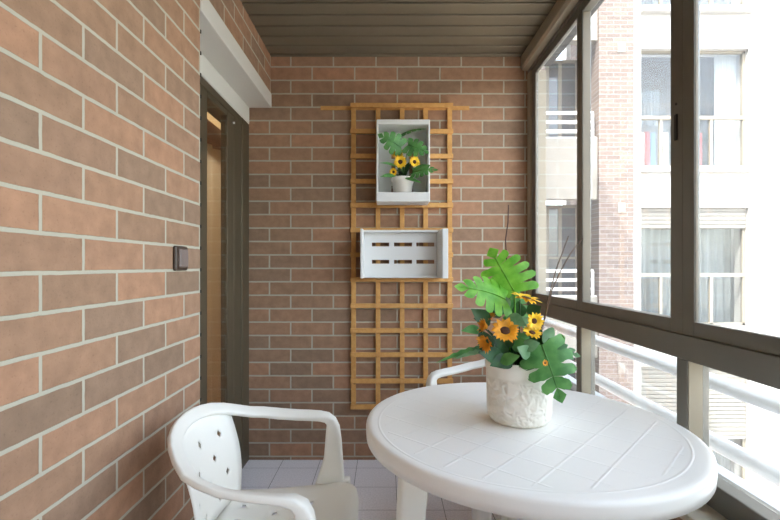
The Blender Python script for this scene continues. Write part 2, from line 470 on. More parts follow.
# lower fixed windows
w2 = thing('window_2', None, None, (XI, 0, .52), kind='structure')
mb = MB()
mb.box(XI, XI + .06, Y0, BY, .52, .585)
mb.box(XI, XI + .06, BY - .035, BY, .585, .876)
mb.build('frame', M['bronze'], w2, bevel=.003)
posts = [1.9425, 1.265, .587, -.09, -.767, -1.444, -2.12]
prev = BY - .035
for y in posts + [Y0]:
    if y != Y0:
        po = MB().box(XI, XI + .062, y - .0225, y + .0225, .585, .876).build('post', M['bronze'], w2, bevel=.002)
        MB().box(XI + .004, XI + .042, y - .0245, y - .0222, .585, .876).build('lit_side_strip', M['bronze_lit'], po)  # daylight on the post's near side, painted as a beige strip
    MB().box(XI + .042, XI + .046, (y + .023 if y != Y0 else Y0), prev - .0005, .5855, .8755).build('pane', M['glass_low'], w2)
    prev = y - .023
struct(MB().box(.925, .985, Y0, BY, .93, .955).build('trim_4', M['outer_sill'], bevel=.004))
struct(MB().box(.895, .985, Y0, BY, .50, .552).build('trim_5', M['outer_sill'], bevel=.004))

# sliding door ---------------------------------------------------------
d1 = thing('door_1', None, None, (DX, DOOR0, 0), kind='structure')
mb = MB()
mb.box(-.845, DX - .004, 2.40, BY - .002, 0, 1.9685)       # far jamb
mb.box(-.86, DX + .002, 2.52, BY - .001, 0, 1.9685)
mb.box(-.92, DX, DOOR0, DOOR0 + .05, 0, 1.9685)
mb.box(-.92, DX, DOOR0, BY, 1.93, 1.9685)
mb.box(-.92, DX, DOOR0, BY, 0, .03)
mb.build('frame', M['door_bronze'], d1, bevel=.004)
for (a, b, x, hs) in ((1.955, 2.398, DX - .004, (.085, .10)), (DOOR0 + .05, 2.03, DX - .046, (.06, .07))):
    mb = MB()
    mb.box(x - .035, x, a, a + hs[0], .03, 1.93); mb.box(x - .035, x, b - hs[1], b, .03, 1.93)
    mb.box(x - .035, x, a + hs[0], b - hs[1], 1.905, 1.93); mb.box(x - .035, x, a + hs[0], b - hs[1], .03, .11)
    lf = mb.build('leaf', M['door_bronze'], d1, bevel=.003)
    MB().box(x - .008, x - .003, a + hs[0], b - hs[1], .11, 1.905).build('pane', M['glass_door'], lf)
    if b > 2.2:
        MB().tube([(x, 2.385, 1.895), (x + .008, 2.385, 1.895)], .006).build('screw', M['rail_white'], lf)
mb = MB().box(-.92, DX + .004, DOOR0, BY - .001, 1.969, 2.0655)
mb.build('shutter', M['roller'], d1, bevel=.003)
# shade in the raked joints down the brick edge, imitated by dark studs
mb = MB()
for k in range(28):                             # dark studs beside every mortar joint, with a dark strip behind them
    z = 2.3059 - k * ROW
    if z > 2.06: continue
    mb.box(WX - .010, WX + .0025, DOOR0 + .0005, DOOR0 + .007, z - .006, z + .006)
mb.box(WX - .03, WX - .006, DOOR0 + .0005, DOOR0 + .006, .05, 2.0)
mb.build('joint_shade', M['black'], d1)
# the room behind the door
mb = MB()
mb.box(-3.6, -3.5, .6, 3.8, 0, 2.5); mb.box(-3.5, -.95, .5, .6, 0, 2.5); mb.box(-3.5, -.93, 3.7, 3.8, 0, 2.5)
mb.box(-.95, -.93, BY + .1501, 3.7, 0, 2.5)
struct(mb.build('wall_room', M['room_wall']))
struct(MB().box(-3.6, -.951, .5, 3.8, 2.5, 2.6).build('ceiling_room', M['room_wall']))
struct(MB().box(-3.6, -1.0, .5, 3.8, -.1, 0).build('floor_room', M['room_wood']))

# curtain inside the room ----------------------------------------------
mb = MB()
n = 90; rows = [0.02, .6, 1.2, 1.78, 1.84]
rings = []
for z in rows:
    rings.append([( -1.01 + .022 * math.sin(k * .75) + .01 * math.sin(k * .31 + z), 1.70 + k * (1.5 / n), z) for k in range(n + 1)])
mb.rings(rings, cap=False, closed=False)
cu = thing('curtain', 'cream sheer curtain hanging inside behind the sliding door glass', 'curtain', (-.99, 2.3, 0))
mb.build('fabric', M['sheer'], cu, smooth=True)
MB().box(-1.08, -.96, 1.66, 3.3, 1.83, 1.93).build('pelmet', M['room_wood'], cu, bevel=.004)

# ------------------------------------------------------------------ light switch
y0 = F * .675 / (CX - 172.6); y1 = F * .675 / (CX - 186.5)
zc = EYE - (258.3 - CY) / F * 1.465
sw = thing('light_switch', 'brown square light switch on the brick wall beside the sliding door', 'light switch', (WX, 1.468, zc - .04))
c = 1.468
MB().box(WX - .002, WX + .012, c - .043, c + .043, zc - .040, zc + .040).build('plate', M['switch_frame'], sw, bevel=.011, seg=4)
MB().box(WX + .008, WX + .019, c - .028, c + .031, zc - .030, zc + .030).build('key', M['switch_key'], sw, bevel=.005, seg=3)

# ------------------------------------------------------------------ trellis
tr = thing('trellis', 'honey pine square trellis fixed to the brick back wall', 'trellis', (.1, BY, .3))
vx = [353.5, 378, 402.2, 425.7, 449.9]
hy = [105.7, 131.5, 156.3, 181.5, 205.4, 230.2, 254.8, 279.5, 305.7, 330.4, 354.6, 380.8, 406.7]
YT = 2.618
zt = at(0, 104, YT).z; zb = at(0, 409, YT).z
for x in vx:
    X = at(x, 0, YT).x
    MB().box(X - .0135, X + .0135, 2.622, 2.636, zb, zt).build('upright', M['pine'], tr, bevel=.0015)
xa = at(350.5, 0, YT).x; xb = at(453, 0, YT).x
for y in hy:
    Z = at(0, y, YT).z
    MB().box(xa, xb, 2.608, 2.6222, Z - .0135, Z + .0135).build('crossbar', M['pine'], tr, bevel=.0015)
Z = at(0, 106.8, YT).z
MB().box(at(320, 0, YT).x, at(470, 0, YT).x, 2.6362, 2.6438, Z - .012, Z + .012).build('hanging_batten', M['pine'], tr, bevel=.002)

# ------------------------------------------------------------------ crates
def panel_holes(mb, us, vs, holes, P):
    """flat panel on a grid of cut positions with cells left open where inside a hole; P(u, v, side) -> point"""
    idx = {}
    for s in (0, 1):
        for i, u in enumerate(us):
            for j, v in enumerate(vs):
                idx[s, i, j] = len(mb.v); mb.v.append(Vector(P(u, v, s)))
    def openc(i, j):
        if i < 0 or j < 0 or i >= len(us) - 1 or j >= len(vs) - 1: return True
        u = (us[i] + us[i + 1]) / 2; v = (vs[j] + vs[j + 1]) / 2
        return any(a < u < b and c < v < d for a, b, c, d in holes)
    for i in range(len(us) - 1):
        for j in range(len(vs) - 1):
            if openc(i, j): continue
            q = [(i, j), (i + 1, j), (i + 1, j + 1), (i, j + 1)]
            mb.f.append(tuple(idx[0, a, b] for a, b in q)); mb.f.append(tuple(idx[1, a, b] for a, b in q[::-1]))
            for (da, db, e) in ((0, -1, (0, 1)), (1, 0, (1, 2)), (0, 1, (2, 3)), (-1, 0, (3, 0))):
                if openc(i + da, j + db):
                    a, b = q[e[0]], q[e[1]]
                    mb.f.append((idx[0, a[0], a[1]], idx[1, a[0], a[1]], idx[1, b[0], b[1]], idx[0, b[0], b[1]]))

YB, YF = 2.606, 2.452        # back and front of the crates
def cuts(lo, hi, hs):
    return sorted({lo, hi, *[h for p in hs for h in p]})
# lower crate: lies on its long side, mouth to the viewer
f0 = at(360.2, 228.5, YF); f1 = at(448.3, 278.5, YF)
b0 = at(364.6, 0, YB); b1 = at(436.6, 0, YB)
zt, zb = f0.z, f1.z
cr = thing('hanging_crate', 'white slotted crate lying sideways on the trellis, empty', 'crate', ((f0.x + f1.x) / 2, YB, zb), group=None)
hu = [(at(a, 0, YB).x, at(b, 0, YB).x) for a, b in ((371.9, 389.2), (394.1, 412), (416.3, 434.3))]
hv = [(at(0, b, YB).z, at(0, a, YB).z) for a, b in ((242.6, 246.5), (259.9, 263.7))]
mb = MB()
panel_holes(mb, cuts(b0.x, b1.x, hu), cuts(zb, zt, hv), [(a, b, c, d) for a, b in hu for c, d in hv],
            lambda u, v, s: (u, YB - .010 * (1 - s) , v))
mb.build('back_panel', M['crate_white'], cr)
def end_board(pts_back, pts_front, z0, z1, name, parent):
    (xa, xb), (xc, xd) = pts_back, pts_front
    mb = MB()
    mb.add([(xa, YB, z0), (xb, YB, z0), (xd, YF, z0), (xc, YF, z0), (xa, YB, z1), (xb, YB, z1), (xd, YF, z1), (xc, YF, z1)],
           [(0, 3, 2, 1), (4, 5, 6, 7), (0, 1, 5, 4), (1, 2, 6, 5), (2, 3, 7, 6), (3, 0, 4, 7)])
    return mb.build(name, M['crate_white'], parent, bevel=.003)
end_board((b0.x - .012, b0.x), (f0.x, f0.x + .014), zb, zt, 'end_board', cr)
end_board((b1.x, b1.x + .03), (f1.x - .032, f1.x), zb, zt, 'end_board', cr)
for (za, zc_, nm) in ((zt - .012, zt, 'side_board'), (zb, zb + .010, 'side_board')):
    mb = MB()
    mb.add([(b0.x, YB, za), (b1.x, YB, za), (b1.x + .008, YB - .05, za), (b0.x - .004, YB - .05, za),
            (b0.x, YB, zc_), (b1.x, YB, zc_), (b1.x + .008, YB - .05, zc_), (b0.x - .004, YB - .05, zc_)],
           [(0, 3, 2, 1), (4, 5, 6, 7), (0, 1, 5, 4), (1, 2, 6, 5), (2, 3, 7, 6), (3, 0, 4, 7)])
    mb.build(nm, M['crate_white'], cr, bevel=.002)
# upper crate: stands on its short end
g0 = at(376.3, 119.5, YF); g1 = at(430, 201.3, YF)
cu2 = thing('hanging_crate', 'white crate hung upright on the trellis, holding the small potted plant', 'crate', ((g0.x + g1.x) / 2, YB, g1.z))
xa, xb, za, zz = g0.x, g1.x, g1.z, g0.z
hu = [(at(391.3, 0, YB).x, at(395.2, 0, YB).x), (at(409, 0, YB).x, at(413, 0, YB).x)]
hv = [(1.50, 1.60), (1.625, 1.73), (1.755, 1.86)]
mb = MB()
panel_holes(mb, cuts(xa + .006, xb - .006, hu), cuts(za + .004, zz - .004, hv), [(a, b, c, d) for a, b in hu for c, d in hv],
            lambda u, v, s: (u, YB - .010 * (1 - s), v))
mb.build('back_panel', M['crate_white'], cu2)
mb = MB().box(xa, xa + .010, YF, YB, za, zz); mb.build('side_board', M['crate_white'], cu2, bevel=.003)
mb = MB().box(xb - .010, xb, YF, YB, za, zz); mb.build('side_board', M['crate_white'], cu2, bevel=.003)
mb = MB().box(xa, xb, YF - .001, YB, zz - .026, zz + .001); mb.build('end_board', M['crate_white'], cu2, bevel=.004)
mb = MB().box(xa, xb, YF - .001, YB, za - .001, za + .012).box(xa, xb, YF - .001, YF + .011, za + .01, za + .050)
mb.build('end_board', M['crate_white'], cu2, bevel=.003)
CRATE_FLOOR = za + .0125

# ------------------------------------------------------------------ plants
def frame_of(base, tip, nrm):
    e = (tip - base); L_ = e.length; e = e / L_
    n = Vector(nrm); n = (n - e * n.dot(e)).normalized(); s = e.cross(n)
    return e, n, s, L_
def oval(mb, base, tip, nrm, width, bend=.1, fold=.15, seg=8, power=.8, tooth=0):
    e, n, s, L_ = frame_of(base, tip, nrm)
    rows = []
    for i in range(seg + 1):
        t = i / seg
        w = width / 2 * max(math.sin(PI * t ** power), .02)
        if tooth and i % 2: w *= 1 - tooth
        c = base + e * L_ * t + n * (bend * L_ * math.sin(PI * t))
        row = []
        for u in (-1, -.5, 0, .5, 1):
            row.append(c + s * w * u + n * (fold * abs(u) * w * 1.0 - .05 * w * abs(u) ** 3))
        rows.append(row)
    mb.rings(rows, cap=False, closed=False)
def monstera(mb, base, tip, nrm, width, lobes=5, bend=.08, fold=.12, seed=1, gap=.17):
    rnd = random.Random(seed)
    e, n, s, L_ = frame_of(base, tip, nrm)
    def P(t, w):
        tt = min(max(t, 0), 1)
        return base + e * L_ * t + s * w * width / 2 + n * (bend * L_ * math.sin(PI * tt) + fold * abs(w) * width / 2 - .16 * width * abs(w) ** 2)
    def hw(t):
        if t < .22: return .80 + .20 * max((t + .2) / .42, 0)
        return max(1 - ((t - .22) / .82) ** 2.1, 0)
    ms = [.78 * (k / lobes) ** 1.05 for k in range(lobes + 1)]
    os_ = [-.20 + 1.13 * (k / lobes) ** .92 for k in range(lobes + 1)]
    for sg in (-1, 1):
        for k in range(lobes):
            hm = hw((os_[k] + os_[k + 1]) / 2) * (1 - .07 * rnd.random())
            q = []
            for fr, g in ((0, 0), (.25, 0), (.44, .0), (.56, gap * .32), (.72, gap * .42), (.86, gap * .55), (.95, gap * 1.1), (1.0, gap * 2.1)):
                ta = ms[k] + (os_[k] - ms[k]) * fr; tb_ = ms[k + 1] + (os_[k + 1] - ms[k + 1]) * fr
                d = tb_ - ta
                ta += d * g; tb_ -= d * g
                wa = fr * (hm * .6 + hw(ta) * .4); wb = fr * (hm * .6 + hw(tb_) * .4)
                q.append([P(ta, sg * wa), P((ta + tb_) / 2, sg * max(wa, wb, fr * hm)), P(tb_, sg * wb)] if fr > 0 else [P(ta, 0), P((ta + tb_) / 2, 0), P(tb_, 0)])
            mb.rings(q, cap=False, closed=False)
        hl = hw(os_[-1])
        mb.rings([[P(ms[-1], 0), P(ms[-1] + (os_[-1] - ms[-1]) * .5, sg * hl * .5), P(os_[-1], sg * hl * .9)],
                  [P(.95, 0), P(.98, sg * hl * .35), P(.99, sg * hl * .55)], [P(1.06, 0), P(1.055, sg * .01), P(1.05, sg * .02)]], cap=False, closed=False)
    # pale midrib
    mb.tube([P(t, 0) + n * .0012 for t in (0, .25, .5, .75, .98)], [L_ * .016, L_ * .014, L_ * .011, L_ * .008, L_ * .003], n=5)

def sunflower(parent, c, nrm, r, petal='petal', np_=13, cup=.25, seed=0, disc=True):
    rnd = random.Random(seed)
    n = Vector(nrm).normalized(); a = n.orthogonal().normalized(); b = n.cross(a)
    mb = MB()
    for lay in range(2):
        for k in range(np_):
            an = 2 * PI * (k + .5 * lay) / np_ + rnd.uniform(-.1, .1)
            d = a * math.cos(an) + b * math.sin(an)
            rr = r * (1 - .12 * lay) * rnd.uniform(.88, 1.06)
            cu_ = cup + rnd.uniform(-.15, .15) - .1 * lay
            base = c + d * r * .22 + n * .001 * lay
            tip = c + d * rr + n * rr * cu_
            oval(mb, base, tip, n + d * .1, r * .36, bend=.08, fold=.2, seg=5, power=.85)
    fl = mb.build('sunflower', M[petal], parent, smooth=True)
    if disc and cup < .5:
        mb = MB()
        rings = []
        for q, h in ((.33, 0), (.33, .05), (.26, .12), (.12, .15), (.02, .15)):
            rings.append([c + (a * math.cos(2 * PI * k / 14) + b * math.sin(2 * PI * k / 14)) * r * q + n * r * h for k in range(14)])
        mb.rings(rings)
        mb.build('flower_disc', M['disc'], fl, smooth=True)
    return fl
def stem_to(mb, p0, p1, r=.002, sag=.02):
    p0, p1 = Vector(p0), Vector(p1)
    m = (p0 + p1) / 2 + Vector((0, 0, sag))
    pts = [p0.lerp(m, t).lerp(m.lerp(p1, t), t) for t in (0, .2, .4, .6, .8, 1)]
    mb.tube(pts, r, n=6)

# big plant in the middle of the table
TZ, TC = .72, Vector((.363, 1.212, 0))
PC = Vector((.361, 1.224, TZ))
pl = thing('potted_plant', 'artificial monstera and sunflowers in white relief pot on round table', 'potted plant', PC)
PR, PH = .0905, .166
mb = MB()
prof = [(.062, 0), (.074, .003), (.0825, .012), (.0855, .03), (.0865, PH * .6), (.0872, PH - .028), (.0895, PH - .022), (.0905, PH - .006), (.0895, PH), (.0865, PH), (.0845, PH - .01), (.083, PH - .03)]
mb.lathe(PC, prof, n=56, capt=False)
pot = mb.build('pot', M['pot_relief'], pl, smooth=True)
MB().lathe(PC, [(.0842, PH - .03), (.05, PH - .022), (.005, PH - .018)], n=30).build('soil', M['soil'], pot, smooth=True)
HUB = PC + Vector((0, 0, PH - .02))
CAMV = Vector((0, 0, EYE))
def face(p, up=.3, sx=0):
    v = (CAMV - p).normalized(); return v + Vector((sx, 0, up))
def mleaf(parent, b, t, Yb, Yt, width, mat, seed, up=.3, sx=0, lobes=5, bend=.08, fold=.12, hub=None, gap=.17):
    B, T = at(*b, Yb), at(*t, Yt)
    mb = MB(); monstera(mb, B, T, face(B, up, sx), width, lobes=lobes, seed=seed, bend=bend, fold=fold, gap=gap)
    lf = mb.build('monstera_leaf', M[mat], parent, smooth=True)
    if hub is not None:
        mb = MB(); stem_to(mb, hub, B, .0022, .0); mb.build('leaf_stem', M[mat], lf, smooth=True)
    return lf
mleaf(pl, (514.5, 292), (491, 250), 1.22, 1.25, .155, 'leaf_bright', 3, up=.1, hub=HUB + Vector((0, .02, 0)), gap=.24)
mleaf(pl, (505, 299), (457, 287), 1.20, 1.15, .115, 'leaf_bright', 5, up=.55, sx=-.1, hub=HUB + Vector((-.02, 0, 0)), lobes=5)
mleaf(pl, (542, 345), (561, 400), 1.13, 1.09, .140, 'leaf_mid', 8, up=.4, lobes=4, hub=HUB + Vector((.05, -.03, 0)), gap=.3)
mleaf(pl, (546, 350), (579, 356), 1.17, 1.13, .07, 'leaf_grey', 11, up=.9, hub=HUB + Vector((.05, 0, 0)), lobes=4)
mleaf(pl, (516, 318), (512, 288), 1.27, 1.31, .085, 'leaf_mid', 12, up=.2, hub=HUB + Vector((0, .03, 0)), lobes=4)
# long toothed fronds to the left
for (b, t, Yb, Yt, w) in (((503, 349), (436, 363), 1.22, 1.14, .030), ((500, 353), (452, 360), 1.20, 1.12, .024)):
    mb = MB(); B, T = at(*b, Yb), at(*t, Yt)
    oval(mb, B, T, Vector((0, -.5, 1)), w, bend=.07, fold=.3, seg=16, tooth=.3)
    fr = mb.build('frond', M['leaf_grey'] if w < .026 else M['leaf_mid'], pl, smooth=True)
    mb = MB(); stem_to(mb, HUB + Vector((-.03, 0, 0)), B, .002, 0.01); mb.build('leaf_stem', M['leaf_mid'], fr, smooth=True)
# oval leaves
def ol(mb, b, t, Yb, Yt, w, up=.3, sx=0, bend=.08):
    B, T = at(*b, Yb), at(*t, Yt)
    oval(mb, B, T, face(B, up, sx), w, bend=bend, fold=.15)
gd, gm, gg = MB(), MB(), MB()
for a in (((490, 325), (471, 309), 1.2, 1.17, .045), ((490, 352), (479, 329), 1.17, 1.15, .045), ((520, 318), (518, 301), 1.24, 1.24, .04), ((528, 316), (541, 306), 1.22, 1.2, .042),
          ((505, 362), (478, 352), 1.17, 1.12, .05), ((512, 360), (490, 366), 1.16, 1.12, .045), ((520, 362), (536, 368), 1.16, 1.13, .04), ((508, 352), (494, 338), 1.18, 1.16, .045),
          ((516, 352), (526, 338), 1.18, 1.16, .045), ((500, 318), (492, 305), 1.25, 1.26, .035), ((505, 345), (515, 335), 1.15, 1.13, .035)):
    ol(gd, *a)
for a in (((483, 331), (461, 331), 1.18, 1.15, .030, .6), ((505, 312), (487, 300), 1.22, 1.22, .03), ((530, 352), (545, 362), 1.15, 1.12, .045), ((512, 342), (530, 350), 1.14, 1.11, .04),
          ((527, 345), (517, 332), 1.15, 1.14, .034), ((500, 362), (520, 356), 1.13, 1.10, .032)):
    ol(gm, *a)
for a in (((506, 318), (526, 325), 1.16, 1.13, .042), ((543, 332), (554, 340), 1.18, 1.18, .05), ((532, 330), (520, 316), 1.18, 1.16, .036), ((510, 308), (498, 296), 1.22, 1.2, .03),
          ((530, 356), (517, 347), 1.12, 1.10, .036), ((522, 348), (540, 343), 1.12, 1.11, .034)):
    ol(gg, *a)
rnd = random.Random(4)
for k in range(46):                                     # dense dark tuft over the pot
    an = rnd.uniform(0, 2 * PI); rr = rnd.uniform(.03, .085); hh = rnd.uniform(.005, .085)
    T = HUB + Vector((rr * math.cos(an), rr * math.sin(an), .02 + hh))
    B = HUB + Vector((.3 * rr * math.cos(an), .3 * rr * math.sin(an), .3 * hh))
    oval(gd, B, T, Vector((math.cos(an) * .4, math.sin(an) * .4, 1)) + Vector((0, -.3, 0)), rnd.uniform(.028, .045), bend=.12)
gs = MB()
for (x, y, Y_) in ((505, 330, 1.16), (520, 300, 1.2), (534, 320, 1.17), (543, 334, 1.18), (488, 330, 1.18), (474, 318, 1.18)):
    stem_to(gs, HUB, at(x, y, Y_), .0018, .01)
gs.build('flower_stems', M['leaf_dark'], pl, smooth=True)['kind'] = 'stuff'
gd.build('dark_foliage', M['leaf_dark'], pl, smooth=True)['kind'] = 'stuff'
gm.build('green_foliage', M['leaf_mid'], pl, smooth=True)['kind'] = 'stuff'
gg.build('pale_foliage', M['leaf_grey'], pl, smooth=True)['kind'] = 'stuff'
for (x, y, Y_, nrm, r, pm, sd, cp) in (
        (505, 331, 1.125, (-.1, -.75, .65), .038, 'petal_orange', 1, .2), (526, 299, 1.17, (.25, -.15, 1), .044, 'petal', 2, .1),
        (534, 321, 1.13, (.25, -1, .1), .025, 'petal', 3, .3), (532, 333, 1.12, (.1, -.5, .9), .027, 'petal', 4, .2),
        (488, 341, 1.13, (-.8, -.7, -.3), .026, 'petal_orange', 5, .8), (487, 327, 1.15, (-1, -.2, .3), .022, 'petal_orange', 6, .8),
        (491, 318, 1.2, (-.5, -.4, .8), .018, 'petal_orange', 7, .5), (545, 363, 1.06, (.2, -1, .2), .009, 'petal_orange', 9, .3)):
    sunflower(pl, at(x, y, Y_), nrm, r, pm, seed=sd, cup=cp, np_=13 if r > .02 else 9)
for pts, Y_, r, mt in (
        ([(509, 350), (510, 315), (508, 285), (506.5, 258), (505.5, 240), (508, 222), (508.5, 205)], 1.27, .0022, 'twig_red'),
        ([(538, 356), (543, 325), (550, 292), (556, 270), (568.5, 236)], 1.20, .0019, 'twig'),
        ([(537, 357), (545, 318), (552, 290), (561, 270), (571.5, 252), (583, 238)], 1.17, .0019, 'twig')):
    mb = MB(); P = [at(x, y, Y_) for x, y in pts]; P[0] = HUB + Vector((P[0].x - HUB.x, 0, 0)) * .6
    mb.tube(P, [r * (1 - .45 * i / len(P)) for i in range(len(P))], n=6)
    mb.build('twig', M[mt], pl, smooth=True)

# small plant in the upper crate
SY = 2.527
SC = Vector((at(402.6, 0, SY).x, SY, CRATE_FLOOR))
sp_ = thing('potted_plant', 'small sunflower arrangement in plain white pot inside the hung crate', 'potted plant', SC)
SH = at(0, 177.8, SY).z - SC.z
mb = MB()
mb.lathe(SC, [(.046, 0), (.050, .004), (.0575, SH - .03), (.062, SH - .026), (.0635, SH - .004), (.062, SH), (.058, SH), (.055, SH - .02)], n=40, capt=False)
pot = mb.build('pot', M['pot_plain'], sp_, smooth=True)
MB().lathe(SC, [(.0565, SH - .02), (.02, SH - .014), (.003, SH - .013)], n=24).build('soil', M['soil'], pot, smooth=True)
HB2 = SC + Vector((0, 0, SH - .012))
mleaf(sp_, (401, 147), (379, 135), 2.445, 2.425, .125, 'leaf_mid', 21, up=.25, hub=HB2, lobes=4, bend=.1)
mleaf(sp_, (408, 145), (428, 153), 2.445, 2.425, .115, 'leaf_mid', 22, up=.5, hub=HB2, lobes=4)
mleaf(sp_, (399, 136), (425, 129), 2.52, 2.50, .05, 'leaf_mid', 23, up=1.6, hub=HB2, lobes=5)
mleaf(sp_, (414, 172), (437, 170), 2.44, 2.39, .085, 'leaf_mid', 24, up=.7, hub=HB2, lobes=5)
gd, gm = MB(), MB()
for a in (((398, 167), (379, 163), 2.46, 2.42, .022, .9), ((396, 176), (380, 177), 2.45, 2.42, .03, .8), ((412, 172), (431, 165), 2.45, 2.42, .04, .6), ((404, 178), (422, 183), 2.47, 2.44, .02, .5)):
    ol(gm, *a)
rnd = random.Random(9)
for k in range(26):
    an = rnd.uniform(0, 2 * PI); rr = rnd.uniform(.02, .06); hh = rnd.uniform(.01, .10)
    T = HB2 + Vector((rr * math.cos(an), rr * .8 * math.sin(an), .01 + hh))
    oval(gd, HB2 + Vector((0, 0, .3 * hh)), T, Vector((math.cos(an) * .4, math.sin(an) * .4 - .4, 1)), rnd.uniform(.022, .036), bend=.12)
gs = MB()
for (x, y) in ((398, 161), (399, 153), (414, 162), (392, 172)): stem_to(gs, HB2, at(x, y, 2.50), .002, .01)
gs.build('flower_stems', M['leaf_dark'], sp_, smooth=True)['kind'] = 'stuff'
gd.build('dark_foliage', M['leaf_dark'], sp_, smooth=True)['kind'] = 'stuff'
gm.build('green_foliage', M['leaf_mid'], sp_, smooth=True)['kind'] = 'stuff'
for (x, y, Y_, nrm, r, sd) in ((400.3, 162, 2.44, (-.05, -1, .1), .040, 31), (398, 154.5, 2.47, (-.1, -.8, .6), .036, 32), (414.5, 162, 2.45, (.4, -1, .1), .036, 33), (393.5, 172, 2.45, (-.3, -1, 0), .024, 34)):
    sunflower(sp_, at(x, y, Y_), nrm, r, 'petal', seed=sd, cup=.2)

# ------------------------------------------------------------------ table
tb = thing('round_table', 'round white plastic garden table beside the balcony windows', 'table', TC)
ra, rb, rot = .427, .407, R(135)
mb = MB()
prof = []
for r_, z_ in ((0.02, TZ), (.2, TZ), (.36, TZ), (.398, TZ), (.4065, TZ - .0006), (.4115, TZ - .0025), (.4145, TZ - .006), (.4158, TZ - .011), (.416, TZ - .025), (.4145, TZ - .043), (.4095, TZ - .043), (.409, TZ - .012), (.2, TZ - .009), (.02, TZ - .009)):
    prof.append((r_ / .416, z_))
mb.lathe((TC.x, TC.y, 0), [(r_ * rb, z_) for r_, z_ in prof], n=96, sx=ra / rb, rot=rot)
mb.build('tabletop', M['table'], tb, smooth=True)
legs = [Vector((.066, 1.17)), Vector((.325, 1.505)), Vector((.66, 1.254)), Vector((.40, .915))]
for q in legs:
    d = (q - TC.xy).normalized()
    mb = MB()
    top = TC.xy + d * .295; bot = TC.xy + d * .33
    pts = [(top.x, top.y, TZ - .012), (top.x, top.y, .60), (bot.x, bot.y, 0)]
    mb.sweep(pts, [.085, .075, .06], [.06, .06, .05], lambda i, t: (d.x, d.y, 0), n=16)
    mb.build('leg', M['white_plastic'], tb, smooth=True)
# stretcher ring joining the legs
mb = MB()
mb.lathe((TC.x, TC.y, 0), [(.235, TZ - .0095), (.235, TZ - .035), (.225, TZ - .035), (.225, TZ - .0095)], n=48, capb=False, capt=False)
mb.build('apron', M['white_plastic'], tb, smooth=False)

